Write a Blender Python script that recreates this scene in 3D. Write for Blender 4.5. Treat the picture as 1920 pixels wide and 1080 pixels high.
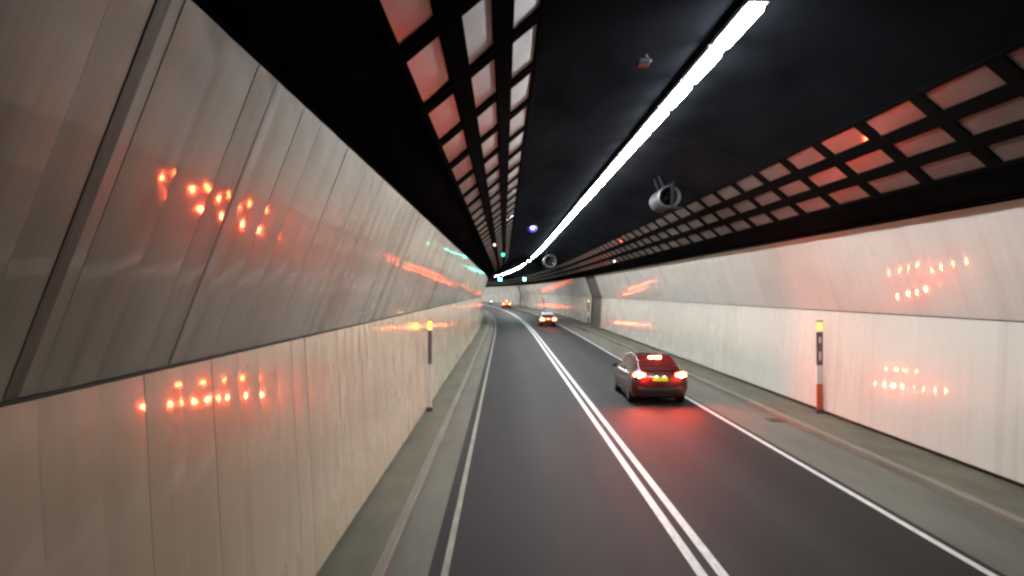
import bpy, bmesh, math, random
from mathutils import Vector, Matrix

random.seed(7)
SC = bpy.context.scene
for o in list(bpy.data.objects):
    bpy.data.objects.remove(o)
COL = SC.collection

# ------------------------------------------------------------------ camera
CAM_H = 3.8
cam_d = bpy.data.cameras.new('camera')
cam = bpy.data.objects.new('camera', cam_d)
COL.objects.link(cam)
cam.location = (0, 0, CAM_H)
cam.rotation_euler = (math.radians(90 + .29), math.radians(0), math.radians(-.61))
cam_d.sensor_width = 36
cam_d.lens = 26.25
cam_d.clip_start = .05
cam_d.clip_end = 2000
SC.camera = cam

# ------------------------------------------------------------------ world (inside a tunnel: no daylight)
W = bpy.data.worlds.new('World')
SC.world = W
W.use_nodes = True
W.node_tree.nodes['Background'].inputs[0].default_value = (.01, .012, .016, 1)
W.node_tree.nodes['Background'].inputs[1].default_value = .2

SC.view_settings.view_transform = 'Standard'
SC.view_settings.look = 'None'
SC.view_settings.exposure = 0
SC.view_settings.gamma = 1
SC.view_settings.use_curve_mapping = False
SC.render.engine = 'CYCLES'
cy = SC.cycles
cy.use_denoising = True
cy.max_bounces = 6
cy.diffuse_bounces = 4
cy.glossy_bounces = 3
cy.caustics_reflective = False
cy.caustics_refractive = False
cy.sample_clamp_indirect = 6
cy.pixel_filter_type = 'BLACKMAN_HARRIS'
cy.filter_width = 2.6

LAMP = 140.0        # ceiling tube radiance
BRAKE = 1700.0

# ------------------------------------------------------------------ the tunnel's path: straight, then a bend to the left
DS = .5
S0, S1 = -16.0, 335.0
_tab = []


def _curv(s):
    if s < 60: return 0
    if s < 110: return 1 / 1700
    if s < 200: return 1 / 1250
    return 1 / 700


def _build():
    # integrate from s = 0 both ways (straight before 60)
    x = y = ph = 0.0
    n = int((S1 + 20) / DS) + 2
    for i in range(n):
        _tab.append((x, y, ph))
        ph += _curv(i * DS + DS / 2) * DS
        x += -math.sin(ph) * DS
        y += math.cos(ph) * DS


_build()


def P(s, x, z):
    if s <= 0:
        return Vector((x, s, z))
    f = s / DS
    i = int(f); t = f - i
    a, b = _tab[i], _tab[i + 1]
    px = a[0] + (b[0] - a[0]) * t; py = a[1] + (b[1] - a[1]) * t
    ph = a[2] + (b[2] - a[2]) * t
    return Vector((px + x * math.cos(ph), py + x * math.sin(ph), z))


def heading(s):
    return _tab[int(max(0, s) / DS)][2]


def stations(a, b, straight=10.0, bend=4.0):
    out = [a]
    s = a
    while s < b - 1e-6:
        st = straight if s < 58 else bend
        s = min(b, s + st)
        out.append(s)
    return out


# ------------------------------------------------------------------ materials
def mat(name, col, rough=.6, metal=0, spec=.5, emit=None, strength=0, noise=None, bump=None, coat=0):
    m = bpy.data.materials.new(name)
    m.use_nodes = True
    nt = m.node_tree
    b = nt.nodes['Principled BSDF']
    b.inputs['Base Color'].default_value = (*col, 1)
    b.inputs['Roughness'].default_value = rough
    b.inputs['Metallic'].default_value = metal
    b.inputs['Specular IOR Level'].default_value = spec
    b.inputs['Coat Weight'].default_value = coat
    b.inputs['Coat Roughness'].default_value = .05
    if emit:
        b.inputs['Emission Color'].default_value = (*emit, 1)
        b.inputs['Emission Strength'].default_value = strength
    if noise:
        # noise = (scale vector, amount dark factor)
        geo = nt.nodes.new('ShaderNodeNewGeometry')
        mp = nt.nodes.new('ShaderNodeMapping')
        mp.inputs['Scale'].default_value = noise[0]
        nz = nt.nodes.new('ShaderNodeTexNoise')
        nz.inputs['Scale'].default_value = 1
        nz.inputs['Detail'].default_value = 5
        nz.inputs['Roughness'].default_value = .6
        rp = nt.nodes.new('ShaderNodeMapRange')
        rp.inputs[1].default_value = .3; rp.inputs[2].default_value = .7
        rp.inputs[3].default_value = 1 - noise[1]; rp.inputs[4].default_value = 1 + noise[1]
        mx = nt.nodes.new('ShaderNodeMix'); mx.data_type = 'RGBA'; mx.blend_type = 'MULTIPLY'
        mx.inputs[0].default_value = 1
        mx.inputs[6].default_value = (*col, 1)
        nt.links.new(geo.outputs['Position'], mp.inputs['Vector'])
        nt.links.new(mp.outputs[0], nz.inputs['Vector'])
        nt.links.new(nz.outputs['Fac'], rp.inputs[0])
        nt.links.new(rp.outputs[0], mx.inputs[7])
        nt.links.new(mx.outputs[2], b.inputs['Base Color'])
        if bump:
            n2 = nt.nodes.new('ShaderNodeTexNoise')
            n2.inputs['Scale'].default_value = bump[0]
            n2.inputs['Detail'].default_value = 3
            bp = nt.nodes.new('ShaderNodeBump')
            bp.inputs['Strength'].default_value = bump[1]
            bp.inputs['Distance'].default_value = .02
            nt.links.new(geo.outputs['Position'], n2.inputs['Vector'])
            nt.links.new(n2.outputs['Fac'], bp.inputs['Height'])
            nt.links.new(bp.outputs[0], b.inputs['Normal'])
    return m


def panel_mat(name, clean, dirty, streak, wash, rough):
    """Glazed wall panel: vertical dirt runs (noise stretched in height) over a broad wash of grime."""
    m = bpy.data.materials.new(name)
    m.use_nodes = True
    nt = m.node_tree; N = nt.nodes; L = nt.links
    b = N['Principled BSDF']
    geo = N.new('ShaderNodeNewGeometry')

    def nz(scale, lo, hi, det=4):
        mp = N.new('ShaderNodeMapping'); mp.inputs['Scale'].default_value = scale
        t = N.new('ShaderNodeTexNoise'); t.inputs['Scale'].default_value = 1; t.inputs['Detail'].default_value = det
        r = N.new('ShaderNodeMapRange'); r.inputs[1].default_value = lo; r.inputs[2].default_value = hi
        r.interpolation_type = 'SMOOTHSTEP'
        L.new(geo.outputs['Position'], mp.inputs['Vector']); L.new(mp.outputs[0], t.inputs['Vector'])
        L.new(t.outputs['Fac'], r.inputs[0])
        return r.outputs[0]
    s1 = nz((.25, 2.2, .10), .48, .80)
    s2 = nz((.25, 5.0, .22), .45, .95, 3)
    w1 = nz((.2, .30, .55), .30, .75)

    def mul(a, k):
        n = N.new('ShaderNodeMath'); n.operation = 'MULTIPLY'; L.new(a, n.inputs[0]); n.inputs[1].default_value = k
        return n.outputs[0]

    def add(a, c):
        n = N.new('ShaderNodeMath'); n.operation = 'ADD'; n.use_clamp = True; L.new(a, n.inputs[0]); L.new(c, n.inputs[1])
        return n.outputs[0]
    f = add(add(mul(s1, streak), mul(s2, streak * .35)), mul(w1, wash))
    mx = N.new('ShaderNodeMix'); mx.data_type = 'RGBA'
    mx.inputs[6].default_value = (*clean, 1); mx.inputs[7].default_value = (*dirty, 1)
    L.new(f, mx.inputs[0]); L.new(mx.outputs[2], b.inputs['Base Color'])
    rr = N.new('ShaderNodeMapRange'); rr.inputs[3].default_value = rough; rr.inputs[4].default_value = rough + .22
    L.new(f, rr.inputs[0]); L.new(rr.outputs[0], b.inputs['Roughness'])
    b.inputs['Specular IOR Level'].default_value = .07
    b.inputs['Coat Weight'].default_value = .7       # the glaze
    b.inputs['Coat Roughness'].default_value = .062
    return m


def emis(name, col, strength, base=(.1, .1, .1)):
    return mat(name, base, .3, emit=col, strength=strength)


M = {}
M['asphalt'] = mat('asphalt', (.0195, .0187, .0175), .7, spec=.18, noise=((1.1, .12, 1), .22), bump=(60, .35))
M['concrete'] = mat('shoulder_concrete', (.115, .113, .088), .75, noise=((1.2, .25, 1), .22), bump=(25, .2))
M['walk'] = mat('walkway_concrete', (.108, .102, .068), .8, noise=((1.5, .5, 1), .28), bump=(25, .25))
M['kerb'] = mat('kerb_stone', (.17, .16, .125), .7, noise=((3, .6, 2), .25), bump=(30, .2))
M['paint'] = mat('road_paint', (.70, .69, .66), .55, noise=((22, 3.5, 1), .26))
M['worn'] = mat('worn_road_paint', (.27, .25, .205), .6, noise=((9, 1.3, 1), .3))
M['vault'] = mat('black_vault', (.0082, .0092, .0112), .9, spec=.0, noise=((.8, .25, .8), .4), bump=(4, .3))  # near-black, with the bluish glare round the lights put into its tint
M['rib'] = mat('vault_joint', (.0115, .0118, .013), .9, spec=.0)
M['backing'] = mat('bare_concrete', (.12, .112, .10), .8, noise=((.5, .7, .6), .25))
M['gap'] = mat('dark_trim', (.03, .027, .022), .8)
M['lo_l'] = panel_mat('wall_panel_lower_left', (.70, .58, .415), (.43, .34, .23), .45, .35, .24)
M['up_l'] = panel_mat('wall_panel_upper_left', (.57, .535, .43), (.25, .225, .16), .75, .5, .26)
M['lo_r'] = panel_mat('wall_panel_lower_right', (.665, .65, .58), (.455, .435, .37), .5, .25, .24)
M['up_r'] = panel_mat('wall_panel_upper_right', (.66, .635, .575), (.43, .405, .345), .5, .3, .26)
M['joint'] = mat('movement_joint', (.165, .138, .10), .7, noise=((2, 9, 1.5), .4))
M['lattice'] = mat('black_steel', (.006, .005, .0046), .8, spec=.0)
M['cpanel'] = mat('ceiling_panel', (.084, .067, .058), .38, noise=((1.5, .8, 1.5), .3), spec=.22, coat=.12)  # pinkish cast reflected from the walls is put into this grey
M['housing'] = mat('lamp_housing', (.35, .36, .38), .5)
M['diffuser'] = emis('tube_diffuser', (.95, .975, 1.0), LAMP, (.8, .8, .8))
M['fan'] = mat('fan_body', (.02, .02, .021), .7, spec=.1)
M['fanlip'] = mat('fan_lip', (.05, .05, .05), .5)
M['green'] = emis('green_signal', (.03, .9, .62), 200)
M['green2'] = emis('green_small', (.02, .75, .45), 5)
M['blue'] = emis('blue_lamp', (.22, .20, 1.0), 14)
M['bluehalo'] = emis('blue_halo', (.015, .008, .75), 1.0)  # halo of the blue lamp, imitated by a dim emission
M['white'] = emis('white_glow', (1, .93, .85), 6)
M['amber'] = emis('amber_lamp', (1, .50, .03), 9)
M['amber_r'] = emis('amber_lamp_lit', (1, .60, .10), 1.6)
M['black'] = mat('black_plastic', (.012, .012, .012), .5)
M['dgrey'] = mat('grey_paint', (.11, .085, .09), .5)
M['wpaint'] = mat('white_sheet', (.72, .66, .62), .4)
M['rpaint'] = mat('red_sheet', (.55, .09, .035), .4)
M['rubber'] = mat('rubber', (.012, .012, .012), .8)
M['rim'] = mat('wheel_rim', (.3, .3, .3), .35, metal=.8)
M['glass'] = mat('car_glass', (.015, .012, .012), .06, spec=.6)
M['glass_redlit'] = mat('brake_lit_rear_glass', (.10, .014, .012), .15, spec=.6)  # red of the brake lights painted into the glass colour
M['maroon'] = mat('maroon_car_paint', (.078, .010, .010), .30, coat=.7)  # maroon, reddened further by brake glow put into the paint colour
M['taxired'] = mat('red_car_paint', (.42, .035, .02), .3, coat=.6)
M['silver'] = mat('silver_roof', (.66, .70, .66), .3)
M['orange'] = mat('orange_red_paint', (.35, .06, .02), .3, coat=.6)
M['tail_core'] = emis('brake_lamp', (1, .065, .022), BRAKE)
M['tail_lens'] = emis('tail_lens', (1, .04, .013), 95)
M['high'] = emis('high_brake_lamp', (1, .075, .02), BRAKE * .5)
M['tail_far'] = emis('far_tail_lamp', (1, .12, .04), 130)
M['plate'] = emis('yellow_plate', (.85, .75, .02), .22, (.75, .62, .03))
M['platelamp'] = emis('plate_lamp', (1, .9, .7), 9)
M['headlamp'] = emis('headlamp', (1, .93, .82), 60)
M['pale'] = mat('pale_box', (.035, .033, .033), .6)
M['grate'] = mat('rusty_grate', (.105, .08, .058), .7)
M['jacket'] = mat('dark_jacket', (.02, .02, .025), .7)


# ------------------------------------------------------------------ object helpers
def link(name, me, parent=None, m=None, smooth=False):
    o = bpy.data.objects.new(name, me)
    COL.objects.link(o)
    if parent: o.parent = parent
    if m is not None and hasattr(me, 'materials') and not me.materials: me.materials.append(m)
    if smooth and me.polygons:
        me.polygons.foreach_set('use_smooth', [True] * len(me.polygons))
    return o


def pydata(name, v, f, m, parent=None, smooth=False):
    me = bpy.data.meshes.new(name)
    me.from_pydata([tuple(p) for p in v], [], f)
    me.validate(); me.update()
    return link(name, me, parent, m, smooth)


def bobj(name, bm, m, parent=None, smooth=False):
    me = bpy.data.meshes.new(name)
    bmesh.ops.recalc_face_normals(bm, faces=bm.faces)
    bm.to_mesh(me); bm.free()
    return link(name, me, parent, m, smooth)


def thing(name, label, cat, loc=(0, 0, 0), rz=0, group=None):
    o = bpy.data.objects.new(name, None)
    COL.objects.link(o)
    o.location = loc; o.rotation_euler = (0, 0, rz)
    tag(o, label, cat, group)
    return o


def tag(o, label, cat, group=None):
    o['label'] = label; o['category'] = cat
    if group: o['group'] = group
    return o


def struct(o):
    o['kind'] = 'structure'
    return o


def add_box(bm, c, size, bevel=0, rot=None):
    r = bmesh.ops.create_cube(bm, size=1)
    vs = r['verts']
    bmesh.ops.scale(bm, vec=size, verts=vs)
    if bevel:
        es = list({e for v in vs for e in v.link_edges})
        g = bmesh.ops.bevel(bm, geom=es, offset=bevel, segments=2, affect='EDGES', profile=.5)
        vs = list({v for f in g['faces'] for v in f.verts} | {v for v in vs if v.is_valid})
    if rot is not None:
        bmesh.ops.rotate(bm, cent=(0, 0, 0), matrix=rot, verts=vs)
    bmesh.ops.translate(bm, vec=c, verts=vs)
    return vs


def box(name, c, size, m, parent=None, bevel=0, rot=None):
    bm = bmesh.new(); add_box(bm, c, size, bevel, rot)
    return bobj(name, bm, m, parent)


def tube(bm, a, b, r, seg=10, r2=None):
    a, b = Vector(a), Vector(b)
    d = b - a
    q = d.to_track_quat('Z', 'Y').to_matrix().to_4x4()
    bmesh.ops.create_cone(bm, cap_ends=True, segments=seg, radius1=r, radius2=r if r2 is None else r2,
                          depth=d.length, matrix=Matrix.Translation((a + b) / 2) @ q)


def lathe(prof, axis_m, seg=28):
    """prof: list of (radius, along); swept round local Y, then transformed."""
    v, f = [], []
    n = len(prof)
    for k in range(seg):
        a = 2 * math.pi * k / seg
        for r, y in prof:
            v.append(axis_m @ Vector((r * math.cos(a), y, r * math.sin(a))))
    for k in range(seg):
        k2 = (k + 1) % seg
        for i in range(n - 1):
            f.append((k * n + i, k * n + i + 1, k2 * n + i + 1, k2 * n + i))
    return v, f


def sweep(name, prof, a, b, m, parent=None, straight=10., bend=4., closed=False, smooth=False):
    ss = stations(a, b, straight, bend)
    n = len(prof)
    v = [P(s, x, z) for s in ss for (x, z) in prof]
    f = []
    for i in range(len(ss) - 1):
        for j in range(n if closed else n - 1):
            j2 = (j + 1) % n
            f.append((i * n + j, i * n + j2, (i + 1) * n + j2, (i + 1) * n + j))
    if closed:
        f.append(tuple(range(n))[::-1])
        f.append(tuple((len(ss) - 1) * n + j for j in range(n)))
    return pydata(name, v, f, m, parent, smooth)


# ------------------------------------------------------------------ setting: carriageway
_lat = [-1.02 + 7.74 * k / 24 for k in range(25)]
rd = struct(sweep('road', [(x, 0) for x in _lat], S0, S1, M['asphalt']))
_a = rd.data.attributes.new('lateral', 'FLOAT', 'POINT')
_a.data.foreach_set('value', [_lat[i % 25] for i in range(len(rd.data.vertices))])


def wheel_paths(m):
    nt = m.node_tree; N = nt.nodes; L = nt.links
    b = N['Principled BSDF']
    src = b.inputs['Base Color'].links[0].from_socket
    at = N.new('ShaderNodeAttribute'); at.attribute_name = 'lateral'
    cr_ = N.new('ShaderNodeValToRGB')
    mr = N.new('ShaderNodeMapRange'); mr.inputs[1].default_value = -1.02; mr.inputs[2].default_value = 6.72
    L.new(at.outputs['Fac'], mr.inputs[0]); L.new(mr.outputs[0], cr_.inputs[0])
    el = cr_.color_ramp.elements
    while len(el) > 1: el.remove(el[0])
    stops = [(-1.02, 1.0), (-.6, .82), (.15, .70), (.95, 1.14), (1.85, .72), (2.5, 1.05), (3.1, 1.05), (3.8, .74), (4.65, 1.2), (5.5, .74), (6.3, .9), (6.72, 1.05)]
    for k, (x, q) in enumerate(stops):
        e = el[0] if k == 0 else el.new((x + 1.02) / 7.74)
        e.position = (x + 1.02) / 7.74; e.color = (q, q, q, 1)
    geo = N.new('ShaderNodeNewGeometry')
    n1 = N.new('ShaderNodeTexNoise'); n1.inputs['Scale'].default_value = 190; n1.inputs['Detail'].default_value = 2
    r1 = N.new('ShaderNodeMapRange'); r1.inputs[1].default_value = .35; r1.inputs[2].default_value = .65; r1.inputs[3].default_value = .6; r1.inputs[4].default_value = 1.5
    L.new(geo.outputs['Position'], n1.inputs['Vector']); L.new(n1.outputs['Fac'], r1.inputs[0])
    m1 = N.new('ShaderNodeMix'); m1.data_type = 'RGBA'; m1.blend_type = 'MULTIPLY'; m1.inputs[0].default_value = 1
    m2 = N.new('ShaderNodeMix'); m2.data_type = 'RGBA'; m2.blend_type = 'MULTIPLY'; m2.inputs[0].default_value = 1
    L.new(src, m1.inputs[6]); L.new(cr_.outputs[0], m1.inputs[7])
    L.new(m1.outputs[2], m2.inputs[6]); L.new(r1.outputs[0], m2.inputs[7])
    L.new(m2.outputs[2], b.inputs['Base Color'])


wheel_paths(M['asphalt'])
struct(sweep('road_subgrade', [(-3.4, -.35), (10.6, -.35)], S0, S1, M['gap']))
WS = .15
struct(sweep('gutter', [(-1.56, .012), (-1.02, .004), (-1.02, -.2)], S0, S1, M['concrete']))
struct(sweep('shoulder', [(6.72, -.2), (6.72, .004), (8.22, .015)], S0, S1, M['concrete']))
struct(sweep('kerb', [(-1.56, -.1), (-1.56, WS - .02), (-1.58, WS), (-1.70, WS + .002), (-1.70, -.1)], S0, S1, M['kerb']))
struct(sweep('kerb', [(8.22, -.1), (8.22, WS - .02), (8.24, WS), (8.37, WS + .002), (8.37, -.1)], S0, S1, M['kerb']))
struct(sweep('walkway', [(-1.70, WS - .004), (-2.62, WS - .004)], S0, S1, M['walk']))
struct(sweep('walkway', [(8.37, WS - .004), (9.86, WS - .004)], S0, S1, M['walk']))
struct(sweep('edge_line', [(-.845, .005), (-.75, .005)], S0, S1, M['worn']))
struct(sweep('edge_line', [(6.48, .005), (6.60, .005)], S0, S1, M['paint']))
struct(sweep('centre_line', [(2.585, .005), (2.725, .005)], S0, S1, M['paint']))
struct(sweep('centre_line', [(2.865, .005), (3.005, .005)], S0, S1, M['paint']))

# vault
CX = 3.5
half = [(6.0, 1.50), (5.55, 1.735), (5.0, 1.93), (4.42, 2.24), (3.93, 2.70), (3.35, 3.10), (2.4, 3.58), (1.3, 3.98), (0, 4.16)]
prof = [(CX - a, CAM_H + b) for a, b in half] + [(CX + a, CAM_H + b) for a, b in half[-2::-1]]
struct(sweep('ceiling_vault', prof, S0, S1, M['vault'], smooth=True))
for s in (19.4, 39.4, 59.4, 79.4):
    pr = [(CX - a * .995, CAM_H + b - .02) for a, b in half[1:]] + [(CX + a * .995, CAM_H + b - .02) for a, b in half[-2:0:-1]]
    struct(sweep('ceiling_joint', pr, s, s + .22, M['rib'], smooth=True))

# ------------------------------------------------------------------ tunnel walls with their glazed panels
PW = .60
GAP = .0018


def panel_geo(h, sag, thick=.03, segs=6):
    """A bowed sheet: local x along the tunnel, z up, y towards the road."""
    w = PW - GAP
    v, f = [], []
    for i in range(segs + 1):
        t = -1 + 2 * i / segs
        y = sag * (1 - t * t)
        for z in (0, h):
            v.append((t * w / 2, y, z))
    for i in range(segs):
        f.append((2 * i, 2 * i + 1, 2 * i + 3, 2 * i + 2))
    # the folded-back edges have vertices of their own, so the face keeps its true normals
    m0 = len(v)
    v += list(v)
    n = len(v)
    e = m0 + 2 * segs
    v += [(-w / 2, -thick, 0), (-w / 2, -thick, h), (w / 2, -thick, 0), (w / 2, -thick, h)]
    f += [(n, n + 1, m0 + 1, m0), (e, e + 1, n + 3, n + 2)]
    f.append(tuple([n] + [m0 + 2 * i for i in range(segs + 1)] + [n + 2]))
    f.append(tuple([n + 3] + [m0 + 2 * i + 1 for i in range(segs, -1, -1)] + [n + 1]))
    return v, f


def panel_matrix(side, s, foot, top, yaw=0, pitch=0):
    """side -1 left wall / +1 right wall; foot, top: (x, z) of the panel's lower and upper edge."""
    a = P(s, *foot); b = P(s, *top)
    up = (b - a).normalized()
    ph = heading(s)
    fwd = Vector((-math.sin(ph), math.cos(ph), 0))
    if side < 0:
        ex = -fwd
    else:
        ex = fwd
    ey = up.cross(ex).normalized()       # towards the road
    m = Matrix(((ex.x, ey.x, up.x, a.x), (ex.y, ey.y, up.y, a.y), (ex.z, ey.z, up.z, a.z), (0, 0, 0, 1)))
    return m @ Matrix.Rotation(yaw, 4, 'Z') @ Matrix.Rotation(pitch, 4, 'X')


def build_wall(side, label, x0, top_off, ztop, s_first, n_parts, mats, voids, yaw=0):
    t = thing('tunnel_wall', label, 'wall', P(s_first, x0, WS), 0)
    inv = Matrix.Translation(t.location).inverted()
    sg = 1 if side < 0 else -1          # inward direction
    ledge = 3.22
    tiers = [('lower_panel', (x0 + sg * .16, WS + .10), (x0, ledge)),
             ('upper_panel', (x0 - sg * .018, ledge + .026), (x0 + sg * top_off, ztop))]
    # bare concrete behind the panels
    bx = x0 - sg * .15
    back = [(bx + sg * .16, -.3), (bx, ledge + .0), (bx + sg * top_off, ztop - .0), (x0 + sg * top_off - sg * .02, ztop + .06),
            (x0 + sg * (top_off - .5), ztop + .30)]
    if side > 0: back = back[::-1]
    o = sweep('concrete_backing', back, S0, S1, M['backing'], t)
    o.data.transform(inv)
    for (nm, foot, top), m in zip(tiers, mats):
        h = math.hypot(top[0] - foot[0], top[1] - foot[1])
        meshes = []
        for k in range(5):
            v, f = panel_geo(h, (.0036, .0050, .0058, .0066, .0042)[k])
            me = bpy.data.meshes.new(nm); me.from_pydata(v, [], f); me.update()
            me.materials.append(m)
            me.polygons.foreach_set('use_smooth', [i < 6 for i in range(len(me.polygons))])
            meshes.append(me)
        sv, sf, ssm = [], [], []
        s = s_first
        i = 0
        while s < S1 - 1:
            if any(a - PW / 2 < s < b + PW / 2 for a, b in voids):
                s += PW; i += 1
                continue
            lean = 0
            mm = panel_matrix(side, s, foot, top, random.gauss(yaw, .0009), random.gauss(lean, .0010))
            if i < n_parts:
                o = link(nm, random.choice(meshes), t)
                o.matrix_parent_inverse = Matrix.Identity(4)
                o.matrix_local = inv @ mm
            else:
                v, f = panel_geo(h, random.choice((.004, .005, .006)), segs=4)
                n0 = len(sv)
                sv += [inv @ (mm @ Vector(p)) for p in v]
                sf += [tuple(n0 + j for j in q) for q in f]
                ssm += [j < 4 for j in range(len(f))]
            s += PW; i += 1
        o = pydata(nm.replace('panel', 'panelling'), sv, sf, m, t)
        o['kind'] = 'stuff'
        o.data.polygons.foreach_set('use_smooth', ssm)
    # dark ledge strip between the tiers
    lx = x0 + sg * .010
    o = sweep('ledge_trim', [(x0 - sg * .11, ledge + .022), (lx, ledge + .022), (lx, ledge + .005), (x0 - sg * .11, ledge + .005)],
              S0, S1, M['gap'], t, closed=True)
    o.data.transform(inv)
    # capping strip along the top edge
    cxp = x0 + sg * top_off
    o = sweep('top_trim', [(cxp - sg * .10, ztop + .012), (cxp + sg * .02, ztop + .012), (cxp + sg * .02, ztop + .045), (cxp - sg * .10, ztop + .045)],
              S0, S1, M['lattice'], t, closed=True)
    o.data.transform(inv)
    return t, inv, tiers


VL = []
VR = [(74.0, 81.5), (187, 189.5)]
wl, invl, tl = build_wall(-1, 'left tunnel wall of warm beige glazed panels with streaky dark stains', -2.52, .80, 5.40, -1.04, 81,
                          (M['lo_l'], M['up_l']), VL)
wr, invr, tr = build_wall(1, 'right tunnel wall of pale grey glazed panels beyond the maroon car', 9.76, .74, 5.42, 4.0, 96,
                          (M['lo_r'], M['up_r']), VR, .02)
# dark movement joints in the left wall's upper tier
for s, wd in ((3.76, .13), (5.56, .05), (15.16, .07)):
    foot, top = tl[1][1], tl[1][2]
    h = math.hypot(top[0] - foot[0], top[1] - foot[1])
    bm = bmesh.new(); add_box(bm, (0, -.006, h / 2), (wd, .028, h - .01), .006)
    o = bobj('joint_strip', bm, M['joint'], wl)
    o.matrix_parent_inverse = Matrix.Identity(4)
    o.matrix_local = invl @ panel_matrix(-1, s + PW / 2 - .2, foot, top)
for s in (S0 + .1,):
    pass

# ------------------------------------------------------------------ ceiling panel racks in the haunches
ROWS = [(4.23, 2.19), (3.78, 2.62), (3.28, 2.99)]
PITCH = 1.92


def rack(side, label):
    t = thing('ceiling_panel_rack', label, 'ceiling panels', (CX + side * 4.26, 0, CAM_H + 2.13))
    inv = Matrix.Translation(t.location).inverted()
    o0, oN = ROWS[0], ROWS[-1]
    d = Vector((oN[0] - o0[0], 0, oN[1] - o0[1])); L = d.length; d.normalize()     # up the slope in (offset, z)
    pitch_row = L / 2
    nrm = Vector((-d.z, 0, d.x))         # towards the vault: up and outwards is (+,+)
    if nrm.z < 0: nrm = -nrm

    def pt(s, u, w):
        """u up the slope from the outer row, w down towards the road."""
        a = o0[0] + d.x * u - nrm.x * w
        b = o0[1] + d.z * u - nrm.z * w
        return P(s, CX + side * a, CAM_H + b)
    # rails
    for k in range(4):
        u0 = -pitch_row / 2 + k * pitch_row
        wd = .125 if 0 < k < 3 else .035
        if k == 0: u0 += .07
        if k == 3: u0 -= .05
        ss = stations(S0, S1)
        v = []; f = []
        for s in ss:
            v += [pt(s, u0 - wd, .0), pt(s, u0 - wd, .04), pt(s, u0 + wd, .04), pt(s, u0 + wd, .0)]
        for i in range(len(ss) - 1):
            for j in range(4):
                f.append((i * 4 + j, i * 4 + (j + 1) % 4, i * 4 + 4 + (j + 1) % 4, i * 4 + 4 + j))
        o = pydata('rail', [inv @ p for p in v], f, M['lattice'], t)
    s = 2.6 if side < 0 else 4.2
    first = s
    bars_v, bars_f, pan_v, pan_f = [], [], [], []
    i = 0
    lim = 56

    def cell(v, f, s0, s1, u0, u1, wa, wb):
        n = len(v)
        for ss_, uu in ((s0, u0), (s1, u0), (s1, u1), (s0, u1)):
            v.append(inv @ pt(ss_, uu, wa)); v.append(inv @ pt(ss_, uu, wb))
        q = [0, 2, 4, 6]
        f.append(tuple(n + k for k in q)); f.append(tuple(n + k + 1 for k in q[::-1]))
        for a in range(4):
            c = (a + 1) % 4
            f.append((n + 2 * a, n + 2 * a + 1, n + 2 * c + 1, n + 2 * c))
    while s < S1 - 3:
        v, f = ([], []) if s < lim else (bars_v, bars_f)
        cell(v, f, s - .19, s + .19, -pitch_row / 2 + .06, L + pitch_row / 2 - .05, .004, .034)
        if s < lim: pydata('cross_bar', v, f, M['lattice'], t)
        for k in range(3):
            v, f = ([], []) if s < lim else (pan_v, pan_f)
            u = k * pitch_row
            n0 = len(v)
            ta, tb = random.gauss(0, .006), random.gauss(0, .006)
            # four corners each a little out of plane, thin sheet
            cell(v, f, s + .20, s + PITCH - .20, u - pitch_row / 2 + .10, u + pitch_row / 2 - .10, -.02, .008)
            for q in range(n0, len(v)):
                dx = ((q - n0) // 2 in (1, 2)) * 2 - 1
                dy = ((q - n0) // 2 in (2, 3)) * 2 - 1
                v[q] = v[q] + Vector((0, 0, ta * dx + tb * dy))
            if s < lim: pydata('ceiling_panel', v, f, M['cpanel'], t)
        s += PITCH; i += 1
    o = pydata('far_cross_bars', bars_v, bars_f, M['lattice'], t); o['kind'] = 'stuff'
    o = pydata('far_ceiling_panels', pan_v, pan_f, M['cpanel'], t); o['kind'] = 'stuff'
    return t


rack(-1, 'black lattice of three rows of pinkish panels in the left side of the ceiling')
rack(1, 'black lattice of three rows of grey panels in the right ceiling above the pale wall')

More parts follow.
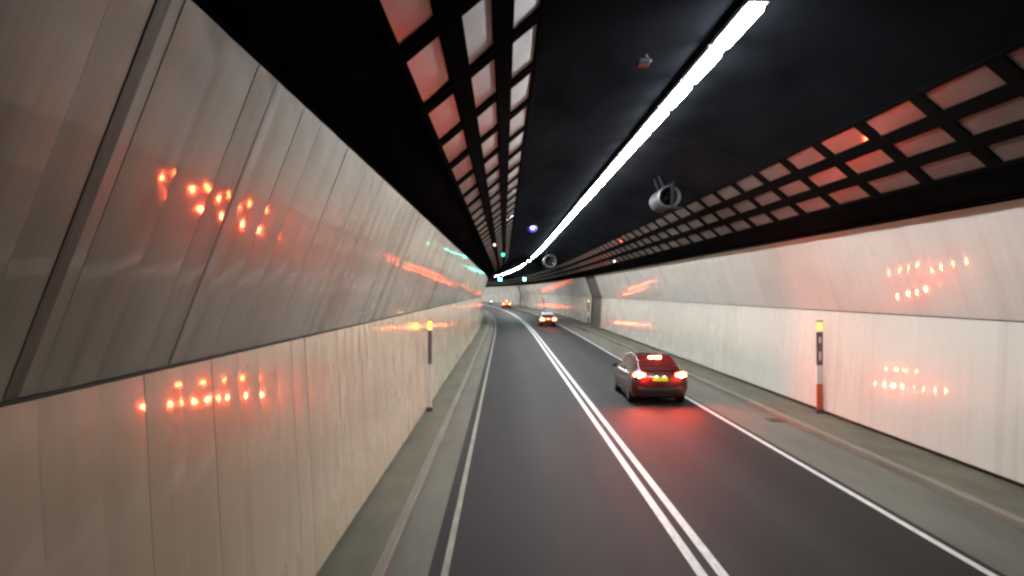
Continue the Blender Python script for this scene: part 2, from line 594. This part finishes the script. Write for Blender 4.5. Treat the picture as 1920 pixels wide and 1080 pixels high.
# ------------------------------------------------------------------ the row of ceiling lights
ORD = ['nearest ceiling tube light, cut by the top edge of the picture', 'second', 'third', 'fourth', 'fifth', 'sixth', 'seventh', 'eighth', 'ninth', 'tenth']
bm = bmesh.new(); add_box(bm, (0, 0, .045), (.30, 1.84, .09), .015); me_h = bpy.data.meshes.new('housing'); bm.to_mesh(me_h); bm.free(); me_h.materials.append(M['housing'])
bm = bmesh.new(); add_box(bm, (0, 0, -.043), (.20, 1.62, .09), .025); me_d = bpy.data.meshes.new('diffuser'); bm.to_mesh(me_d); bm.free(); me_d.materials.append(M['diffuser'])
bm = bmesh.new()
for yy in (-.6, .6): tube(bm, (0, yy, .09), (0, yy, .20), .012, 6)
me_k = bpy.data.meshes.new('hanger'); bm.to_mesh(me_k); bm.free(); me_k.materials.append(M['lattice'])
k = 0
s = 11.1
while s < S1 - 4:
    if not (82 < s < 84 or 86 < s < 94 or 96 < s < 106 or 112 < s < 118 or 172 < s < 180 or 184 < s < 190):
        if s < 10: lb = 'ceiling tube light over the camera, above the top of the picture'
        elif k < len(ORD):
            lb = ORD[k] if k == 0 else ORD[k] + ' ceiling tube light from the near end of the bright row'
        elif 84 < s < 86: lb = 'single ceiling light shining alone just past the end of the long bright row'
        elif 94 < s < 96: lb = 'lone far ceiling light, a small dot between the dark gaps'
        elif 106 < s < 112: lb = 'short run of far ceiling lights shining as one blob between dark gaps'
        elif s > 192: lb = 'ceiling tube light beyond the bend, past the farthest dot of the row'
        elif s > 181: lb = 'farthest ceiling light, a dot at the bend beside the green signal'
        elif s > 118: lb = 'far ceiling light merged into the short bright streak near the bend'
        else: lb = 'distant ceiling tube light merged into the long continuous bright streak'
        t = thing('ceiling_light', lb, 'ceiling light', P(s, CX, CAM_H + 3.98), heading(s), 'row of ceiling tube lights')
        link('housing', me_h, t); link('diffuser', me_d, t); link('hanger', me_k, t)
    if s > 10: k += 1
    s += 2.0

# ------------------------------------------------------------------ jet fans under the vault
def jet_fan(s, x, z, r, label, L=3.0):
    t = thing('jet_fan', label, 'fan', P(s, x, z), heading(s), 'jet fans hung under the vault')
    I = Matrix.Identity(4)
    v, f = lathe([(r, .10), (r, L - .1), (r * .93, L), (r * .80, L - .15), (r * .80, .15)], I)
    pydata('casing', v, f, M['fan'], t, True)
    v, f = lathe([(r * .80, .22), (r * .86, .02), (r * .97, -.05), (r * 1.05, -.02), (r * 1.06, .06), (r * 1.0, .12)], I)
    pydata('inlet_lip', v, f, M['fanlip'], t, True)
    v, f = lathe([(.001, .35), (r * .2, .42), (r * .34, .62), (r * .34, 1.6), (.001, 1.6)], I)
    pydata('hub', v, f, M['fan'], t, True)
    for k in range(8):
        bm = bmesh.new()
        a = k * math.pi / 4
        R = Matrix.Rotation(a, 3, 'Y') @ Matrix.Rotation(.6, 3, 'X')
        add_box(bm, (0, 0, 0), (r * .46, .02, .16), 0, Matrix.Rotation(.6, 3, 'X'))
        bmesh.ops.translate(bm, vec=(r * .57, .8, 0), verts=bm.verts)
        bmesh.ops.rotate(bm, cent=(0, 0, 0), matrix=Matrix.Rotation(a, 3, 'Y'), verts=bm.verts)
        bobj('blade', bm, M['fan'], t)
    for yy in (.4, L - .5):
        bm = bmesh.new()
        tube(bm, (-.3 * r, yy, r * .9), (-.75 * r, yy, r * 2.1), .035, 8)
        tube(bm, (.3 * r, yy, r * .9), (.75 * r, yy, r * 1.55), .035, 8)
        bobj('bracket', bm, M['fan'], t)
    bm = bmesh.new()
    add_box(bm, (r * .12, -.16, r * .1), (.075, .05, r * 2.1))
    add_box(bm, (0, -.17, -r * 1.08), (r * 2.0, .05, .06))
    bobj('guard_bar', bm, M['fan'], t)
    return t


jet_fan(24.0, 5.34, CAM_H + 3.07, .35, 'near jet fan with pale lit rim, hanging right of the ceiling lights', 1.7)
jet_fan(74.0, 4.65, CAM_H + 3.05, .62, 'far jet fan showing a pale crescent rim beside the end of the bright row')

# ------------------------------------------------------------------ signals, blue lamp and small glowing spots
def signal(s, x, z, label):
    t = thing('lane_signal', label, 'lane signal', P(s, x, z), heading(s), 'green lane signals')
    box('housing', (0, .12, 0), (.62, .22, .62), M['black'], t, .02)
    bm = bmesh.new(); tube(bm, (0, .015, 0), (0, -.03, 0), .19, 20)
    bobj('green_disc', bm, M['green'], t)
    bm = bmesh.new()
    for xx in (-.2, .2): tube(bm, (xx, .12, .3), (xx, .12, 1.75 if x < CX else 1.9), .02, 8)
    bobj('hanger', bm, M['lattice'], t)


signal(125, .6, CAM_H + 2.1, 'green lane signal hanging over the left lane near the bend')
signal(125, 4.7, CAM_H + 2.1, 'green lane signal hanging over the right lane near the bend')


def add_halo(t, r):
    bm = bmesh.new(); bmesh.ops.create_uvsphere(bm, u_segments=18, v_segments=10, radius=r)
    bmesh.ops.scale(bm, vec=(1, .5, 1), verts=bm.verts); bmesh.ops.translate(bm, vec=(0, r * .5 + .04, 0), verts=bm.verts)
    bobj('lens', bm, M['bluehalo'], t, True)  # glow round the bulb, given shape as a dim blue ball


def small_glow(name, s, x, z, r, m, label, cat, hang):
    t = thing(name, label, cat, P(s, x, z), heading(s))
    bm = bmesh.new(); bmesh.ops.create_uvsphere(bm, u_segments=14, v_segments=8, radius=r)
    bobj('bulb', bm, m, t, True)
    bm = bmesh.new(); tube(bm, (0, .02, r * .7), (0, .02, r * .7 + .09), r * 1.2, 12); tube(bm, (0, .02, r * .7 + .09), (0, .02, hang), .012, 6)
    bobj('mount', bm, M['black'], t)
    return t


add_halo(small_glow('blue_lamp', 43, 1.63, CAM_H + 3.70, .12, M['blue'], 'blue lamp glowing under the dark ceiling left of the light row', 'lamp', .2), .27)
small_glow('green_spot', 52, -.07, CAM_H + 2.58, .11, M['green2'], 'small dim green glowing spot at the far end of the left ceiling panels', 'lamp', .3)  # a glowing ball marks the small green spot
small_glow('white_spot', 36, -.46, CAM_H + 2.26, .045, M['white'], 'tiny white glowing spot among the left ceiling panels', 'lamp', .2)  # white spots, each built as a tiny glowing ball
small_glow('white_spot', 51, 7.55, CAM_H + 2.09, .06, M['white'], 'tiny white glowing spot among the right ceiling panels above the pale wall', 'lamp', .2)

t = thing('junction_box', 'faint pale box on the dark ceiling left of the nearest tube lights', 'junction box', P(12.4, 2.32, CAM_H + 3.82))
box('box_body', (0, 0, 0), (.22, .30, .08), M['pale'], t, .03)
box('lid', (0, 0, -.048), (.17, .24, .018), M['pale'], t, .006)
bm = bmesh.new(); tube(bm, (.05, .0, .03), (.05, 0, .14), .02, 8); bobj('conduit', bm, M['pale'], t)

# ------------------------------------------------------------------ marker posts
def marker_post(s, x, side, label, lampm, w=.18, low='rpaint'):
    t = thing('marker_post', label, 'marker post', P(s, x, WS), heading(s), 'marker posts at the foot of the walls')
    box('base', (0, 0, .06), (w + .06, .12, .12), M['dgrey'], t, .01)
    box('lower_board', (0, 0, .50), (w, .07, .76), M[low], t, .008)  # right post's red is partly brake glow put into the board colour
    box('white_board', (0, 0, 1.16), (w - .004, .066, .56), M['wpaint'], t, .008)
    b = box('grey_board', (0, 0, 1.94), (w, .07, 1.00), M['dgrey'], t, .008)
    for zz, hh in ((1.72, .26), (2.20, .18)) if w > .15 else ():
        box('white_mark', (0, -.037, zz), (.065, .008, hh), M['wpaint'], b, .002)
    b = box('amber_lamp', (0, 0, 2.62), (w - .03, .5 * w, .24), lampm, t, .02)
    box('lamp_cap', (0, 0, 2.765), (w, .6 * w, .045), M['dgrey'], b, .01)
    return t


marker_post(22.9, -2.27, -1, 'tall marker post with glowing yellow lamp against the left wall', M['amber'], .12, 'wpaint')
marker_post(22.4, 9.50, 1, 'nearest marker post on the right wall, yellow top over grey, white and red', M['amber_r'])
marker_post(82.4, 9.49, 1, 'far marker post beside the dark bare strip of the right wall', M['amber_r'], .18, 'dgrey')
marker_post(141, 9.49, 1, 'farthest marker post on the right wall, beyond the red car with silver roof', M['amber_r'], .18, 'dgrey')

# drain grate by the right kerb
t = thing('drain_grate', 'rusty drain grate in the pale shoulder below the right marker post', 'drain grate', P(21.9, 7.98, .018))
bm = bmesh.new()
for yy in (-.26, .26): add_box(bm, (0, yy, .004), (.40, .04, .022))
for xx in (-.2, .2): add_box(bm, (xx, 0, .004), (.04, .52, .022))
bobj('grate_frame', bm, M['grate'], t)
for k in range(6):
    box('grate_bar', (0, -.2 + k * .08, .002), (.37, .035, .016), M['grate'], t)

# ------------------------------------------------------------------ cars
def cr(p0, p1, p2, p3, t):
    return .5 * ((2 * p1) + (-p0 + p2) * t + (2 * p0 - 5 * p1 + 4 * p2 - p3) * t * t + (-p0 + 3 * p1 - 3 * p2 + p3) * t ** 3)


class Loft:
    """sections: list of (y, [(x, z)...9 half-profile points]). S(y, v) with v 0..8."""
    def __init__(self, secs):
        self.ys = [a for a, _ in secs]; self.sec = [b for _, b in secs]

    def S(self, y, v):
        ys = self.ys
        y = min(max(y, ys[0]), ys[-1])
        i = 0
        while i < len(ys) - 2 and y > ys[i + 1]: i += 1
        t = (y - ys[i]) / (ys[i + 1] - ys[i])
        out = []
        for c in (0, 1):
            r = []
            for q in (i - 1, i, i + 1, i + 2):
                q = min(max(q, 0), len(ys) - 1)
                pr = self.sec[q]
                j = min(int(v), 7); u = v - j
                pts = [pr[min(max(w, 0), 8)][c] for w in (j - 1, j, j + 1, j + 2)]
                if c == 0 and j == 7: pts[3] = -pr[7][0]
                if c == 0 and j == 0: pts[0] = -pr[1][0]
                r.append(cr(*pts, u))
            out.append(cr(*r, t))
        return Vector((max(0, out[0]), y, out[1]))

    def nrm(self, y, v):
        a = self.S(y + .02, v) - self.S(y - .02, v)
        b = self.S(y, min(8, v + .05)) - self.S(y, max(0, v - .05))
        n = b.cross(a)
        if n.length < 1e-9: return Vector((0, 0, 1))
        n.normalize()
        c = self.S(y, v)
        if n.dot(Vector((c.x, 0, c.z - .75))) < 0: n = -n
        return n

    def body(self, name, m, parent, ny=56, nv=4):
        vs, f = [], []
        rows = []
        ys = self.ys
        yl = [ys[0] + (ys[-1] - ys[0]) * k / ny for k in range(ny + 1)]
        yl[0:1] = [ys[0], ys[0] + .02, ys[0] + .05]
        vl = [k / nv for k in range(8 * nv + 1)]
        for y in yl:
            r = [self.S(y, v) for v in vl]
            left = [Vector((-p.x, p.y, p.z)) for p in r[-2:0:-1]]
            rows.append(r + left)
        n = len(rows[0])
        for r in rows: vs += r
        for i in range(len(rows) - 1):
            for j in range(n):
                j2 = (j + 1) % n
                f.append((i * n + j, i * n + j2, i * n + n + j2, i * n + n + j))
        f.append(tuple(range(n))[::-1]); f.append(tuple((len(rows) - 1) * n + j for j in range(n)))
        return pydata(name, vs, f, m, parent, True)

    def patch(self, name, y0, y1, v0, v1, m, parent, off=.006, sides=(1,), ny=8, nv=8, across=False, shape=None):
        """A skin piece over the loft. across: spans the centre line from v0 on one side to v0 on the other."""
        obs = []
        for sd in sides:
            vs, f = [], []
            cols = []
            if across:
                half_ = [v0 + (8 - v0) * k / nv for k in range(nv + 1)]
                cols = [(v, 1) for v in half_] + [(v, -1) for v in half_[-2::-1]]
            else:
                cols = [(v0 + (v1 - v0) * k / nv, sd) for k in range(nv + 1)]
            nr = ny + 1
            for (v, s2) in cols:
                for k in range(nr):
                    tt = k / ny
                    ya, yb = (y0, y1) if shape is None else shape((v - v0) / max(1e-6, (8 if across else v1) - v0))
                    y = ya + (yb - ya) * tt
                    p = self.S(y, v) + self.nrm(y, v) * off
                    vs.append((p.x * s2, p.y, p.z))
            for i in range(len(cols) - 1):
                for j in range(nr - 1):
                    f.append((i * nr + j, i * nr + j + 1, i * nr + nr + j + 1, i * nr + nr + j))
            o = pydata(name, vs, f, m, parent, True)
            obs.append(o)
        return obs


CROSS = [
    (0.00, [(0, .40), (.55, .38), (.76, .46), (.84, .66), (.82, .90), (.74, 1.04), (.60, 1.08), (.50, 1.09), (0, 1.11)]),
    (0.07, [(0, .30), (.66, .28), (.87, .42), (.93, .68), (.90, .94), (.82, 1.09), (.68, 1.15), (.58, 1.16), (0, 1.18)]),
    (0.35, [(0, .24), (.76, .22), (.93, .40), (.96, .70), (.93, .97), (.84, 1.11), (.70, 1.24), (.60, 1.27), (0, 1.30)]),
    (0.85, [(0, .22), (.80, .20), (.94, .38), (.965, .70), (.93, .97), (.83, 1.09), (.66, 1.42), (.55, 1.47), (0, 1.50)]),
    (1.40, [(0, .22), (.80, .20), (.94, .36), (.955, .70), (.92, .96), (.83, 1.06), (.64, 1.53), (.52, 1.585), (0, 1.615)]),
    (2.30, [(0, .22), (.80, .20), (.94, .34), (.95, .68), (.91, .94), (.83, 1.03), (.64, 1.55), (.52, 1.60), (0, 1.63)]),
    (3.05, [(0, .22), (.80, .20), (.94, .36), (.95, .68), (.91, .93), (.83, 1.01), (.66, 1.43), (.55, 1.47), (0, 1.50)]),
    (3.75, [(0, .22), (.80, .20), (.94, .38), (.955, .69), (.92, .90), (.84, .99), (.72, 1.05), (.6, 1.08), (0, 1.11)]),
    (4.40, [(0, .24), (.72, .22), (.88, .40), (.92, .62), (.87, .78), (.78, .85), (.66, .88), (.55, .90), (0, .92)]),
    (4.75, [(0, .34), (.45, .32), (.62, .42), (.66, .56), (.62, .66), (.55, .70), (.45, .72), (.36, .73), (0, .74)]),
]
SALOON = [
    (0.00, [(0, .42), (.55, .40), (.72, .46), (.78, .64), (.77, .84), (.72, .93), (.60, .955), (.5, .96), (0, .97)]),
    (0.07, [(0, .34), (.62, .32), (.80, .44), (.84, .66), (.82, .88), (.76, .97), (.64, 1.0), (.54, 1.005), (0, 1.015)]),
    (0.75, [(0, .26), (.70, .24), (.83, .42), (.85, .68), (.82, .89), (.76, .98), (.66, 1.02), (.56, 1.03), (0, 1.05)]),
    (1.35, [(0, .24), (.70, .22), (.83, .40), (.85, .68), (.82, .89), (.76, .97), (.62, 1.40), (.52, 1.45), (0, 1.47)]),
    (1.65, [(0, .24), (.70, .22), (.83, .40), (.85, .68), (.82, .89), (.76, .96), (.61, 1.46), (.51, 1.50), (0, 1.525)]),
    (2.60, [(0, .24), (.70, .22), (.83, .40), (.85, .68), (.82, .89), (.76, .95), (.61, 1.46), (.51, 1.50), (0, 1.525)]),
    (3.00, [(0, .24), (.70, .22), (.83, .40), (.85, .68), (.82, .88), (.76, .94), (.63, 1.36), (.54, 1.40), (0, 1.42)]),
    (3.50, [(0, .24), (.70, .22), (.83, .42), (.85, .68), (.82, .86), (.76, .93), (.66, .98), (.56, 1.0), (0, 1.02)]),
    (4.50, [(0, .30), (.66, .28), (.80, .42), (.83, .60), (.80, .76), (.74, .83), (.64, .86), (.54, .87), (0, .88)]),
    (4.65, [(0, .36), (.60, .34), (.72, .44), (.76, .58), (.73, .70), (.66, .76), (.55, .78), (.46, .79), (0, .80)]),
]


def wheel(parent, x, y, r):
    sd = 1 if x > 0 else -1
    bm = bmesh.new(); tube(bm, (x - sd * .22, y, r), (x, y, r), r, 28)
    w = bobj('wheel', bm, M['rubber'], parent)
    bm = bmesh.new(); tube(bm, (x - sd * .02, y, r), (x + sd * .012, y, r), r * .66, 20)
    bobj('rim', bm, M['rim'], w)


def tail_outline(pts, y_of, m, name, parent, depth=.035):
    """pts: rear-view outline (x, z), extruded forwards into the body."""
    n = len(pts)
    v = [(x, y_of(x, z), z) for x, z in pts] + [(x, y_of(x, z) + depth, z) for x, z in pts]
    f = [tuple(range(n)), tuple(range(2 * n - 1, n - 1, -1))]
    for i in range(n):
        f.append((i, (i + 1) % n, n + (i + 1) % n, n + i))
    bm = bmesh.new()
    bv = [bm.verts.new(p) for p in v]
    for q in f: bm.faces.new([bv[i] for i in q])
    return bobj(name, bm, m, parent)


def crossover(s, x, label, paint, lamp, lens, rear, big=True, dz=0):
    t = thing('car', label, 'car', P(s, x, 0), heading(s))
    lf = Loft(CROSS)
    body = lf.body('body', paint, t)
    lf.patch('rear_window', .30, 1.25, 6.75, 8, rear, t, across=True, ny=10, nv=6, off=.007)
    for sd in (1, -1):
        lf.patch('side_window', .95, 3.35, 5.12, 5.92, M['glass'], t, sides=(sd,), ny=20, nv=6,
                 shape=lambda q: (.62 + .55 * q, 3.55 - .65 * q))
        for y in (.86, 3.78): wheel(t, sd * .945, y, .35)
        # lamps: white-hot core with an inner hook, in a red lens
        yo = lambda X, Z: -.012 + .085 * max(0, (abs(X) - .62) / .28) ** 2
        c = [(sd * a, b) for a, b in ((.60, 1.055), (.68, 1.085), (.80, 1.08), (.855, 1.03), (.85, .96), (.79, .925), (.71, .94), (.66, .985), (.59, .99))]
        tl_ = tail_outline([(sd * a, b) for a, b in ((.50, 1.07), (.70, 1.115), (.84, 1.105), (.895, 1.03), (.89, .93), (.80, .89), (.68, .905), (.62, .95), (.50, .965))],
                           lambda X, Z: yo(X, Z) + .004, lens, 'tail_light', t)
        tail_outline(c, lambda X, Z: yo(X, Z) - .006, lamp, 'lamp_core', tl_, .02)
        # mirror
        bm = bmesh.new(); add_box(bm, (sd * 1.02, 3.25, 1.06), (.20, .10, .15), .035)
        bobj('mirror', bm, M['black'], t)
        bm = bmesh.new(); add_box(bm, (sd * .60, 4.57, .70), (.30, .1, .09), .03)
        bobj('headlight', bm, M['headlamp'], t)
        for y in (1.75, 2.75):
            p = lf.S(y, 3.9)
            box('door_handle', (sd * (p.x + .004), y, p.z), (.02, .2, .03), paint, t, .006)
    # high brake lamp just inside the top of the rear glass
    p = lf.S(1.02, 8)
    hb = tail_outline([(-.20, p.z + .015), (.20, p.z + .015), (.215, p.z - .025), (.19, p.z - .075), (-.19, p.z - .075), (-.215, p.z - .025)],
                      lambda X, Z: .90, M['high'] if big else lamp, 'high_brake_light', t, .03)
    box('spoiler', (0, .10, 1.178), (1.28, .14, .022), paint, t, .008)
    pl = box('number_plate', (0, -.018, .885), (.50, .02, .14), M['plate'], t, .005)
    for xx in (-.13, .13):
        box('plate_lamp', (xx, -.026, .965), (.075, .02, .022), M['platelamp'], pl, .004)
    box('bumper_insert', (0, .025, .50), (1.30, .10, .16), M['black'], t, .03)
    for sd in (-1, 1):
        box('bumper_reflector', (sd * .66, -.005, .60), (.16, .03, .03), M['rpaint'], t, .006)
    box('diffuser_lip', (0, .12, .34), (1.25, .2, .06), M['black'], t, .015)
    return t


def saloon(s, x, label, paint, roof, lamp, lens):
    t = thing('car', label, 'car', P(s, x, 0), heading(s))
    lf = Loft(SALOON)
    lf.body('body', paint, t, ny=44, nv=3)
    lf.patch('rear_window', .80, 1.06, 6.75, 8, M['glass'], t, across=True, ny=6, nv=5, off=.008)
    lf.patch('roof', 1.075, 2.75, 6.05, 8, roof, t, across=True, ny=26, nv=6, off=.022)
    for sd in (1, -1):
        lf.patch('roof_pillar', .70, 1.40, 5.2, 6.68, roof, t, sides=(sd,), ny=6, nv=4, off=.007)
        lf.patch('side_window', 1.45, 3.2, 5.1, 5.9, M['glass'], t, sides=(sd,), ny=10, nv=4)
        for y in (.95, 3.75): wheel(t, sd * .84, y, .32)
        tl_ = tail_outline([(sd * .46, .91), (sd * .80, .90), (sd * .82, .72), (sd * .46, .72)], lambda X, Z: -.012, lens, 'tail_light', t)
        tail_outline([(sd * .50, .89), (sd * .79, .88), (sd * .80, .74), (sd * .50, .74)], lambda X, Z: -.02, lamp, 'lamp_core', tl_, .02)
        bm = bmesh.new(); add_box(bm, (sd * .92, 3.1, .98), (.18, .08, .12), .03); bobj('mirror', bm, M['black'], t)
    box('bumper', (0, -.01, .50), (1.56, .14, .16), M['black'], t, .04)
    pl = box('number_plate', (0, -.016, .80), (.46, .02, .13), M['plate'], t, .004)
    box('plate_lamp', (-.02, -.03, .875), (.30, .02, .02), M['platelamp'], pl, .004)
    return t


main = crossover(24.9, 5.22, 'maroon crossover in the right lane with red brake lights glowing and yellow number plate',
                 M['maroon'], M['tail_core'], M['tail_lens'], M['glass_redlit'])
saloon(81, 4.95, 'small red saloon with pale silver roof ahead of the maroon crossover', M['taxired'], M['silver'], M['tail_far'], M['tail_lens'])
crossover(172, 4.75, 'distant orange-red car in the right lane, third car from the camera', M['orange'], M['tail_far'], M['tail_lens'], M['glass'], False)

# far motorcycle with its rider
ms, mx_ = 222, 5.4
t = thing('motorcycle', 'tiny far motorcycle showing a single pale light near the bend', 'motorcycle', P(ms, mx_, 0), heading(ms))
for y in (.33, 1.65):
    v, f = lathe([(.32, -.06), (.32, .06), (.22, .04), (.22, -.04), (.32, -.06)], Matrix.Translation((0, y, .32)) @ Matrix.Rotation(math.pi / 2, 4, 'Z'), 20)
    pydata('wheel', v, f, M['rubber'], t)
bm = bmesh.new(); add_box(bm, (0, .95, .62), (.28, .95, .34), .08); add_box(bm, (0, .45, .82), (.26, .75, .12), .04); bobj('body', bm, M['black'], t)
bm = bmesh.new(); tube(bm, (0, 1.65, .32), (0, 1.35, 1.0), .04); tube(bm, (-.35, 1.3, 1.05), (.35, 1.3, 1.05), .02); bobj('fork', bm, M['rim'], t)
b = box('top_box', (0, .05, 1.02), (.42, .36, .34), M['wpaint'], t, .04)
box('tail_light', (0, -.15, .95), (.34, .03, .26), M['platelamp'], t, .02)

mp_ = bpy.data.meshes.new('person')
J = [(0, .62, .92), (0, .66, 1.12), (0, .72, 1.38), (0, .74, 1.52), (0, .76, 1.66),
     (-.19, .72, 1.40), (-.25, .95, 1.20), (-.30, 1.24, 1.08), (.19, .72, 1.40), (.25, .95, 1.20), (.30, 1.24, 1.08),
     (-.12, .64, .90), (-.22, 1.05, .82), (-.20, .85, .42), (.12, .64, .90), (.22, 1.05, .82), (.20, .85, .42), (-.20, 1.02, .38), (.20, 1.02, .38)]
E = [(0, 1), (1, 2), (2, 3), (3, 4), (2, 5), (5, 6), (6, 7), (2, 8), (8, 9), (9, 10), (0, 11), (11, 12), (12, 13), (0, 14), (14, 15), (15, 16), (13, 17), (16, 18)]
RR = [.16, .15, .17, .07, .13, .07, .055, .045, .07, .055, .045, .10, .075, .05, .10, .075, .05, .04, .04]
mp_.from_pydata(J, E, [])
po = link('person', mp_, None, M['jacket'])
po.location = P(ms, mx_, 0); po.rotation_euler = (0, 0, heading(ms))
sm = po.modifiers.new('skin', 'SKIN')
for q, r in zip(mp_.skin_vertices[0].data, RR): q.radius = (r, r)
mp_.skin_vertices[0].data[0].use_root = True
po.modifiers.new('sub', 'SUBSURF').levels = 1
po.modifiers['sub'].render_levels = 1
tag(po, 'rider in dark clothes seated on the tiny far motorcycle', 'person')
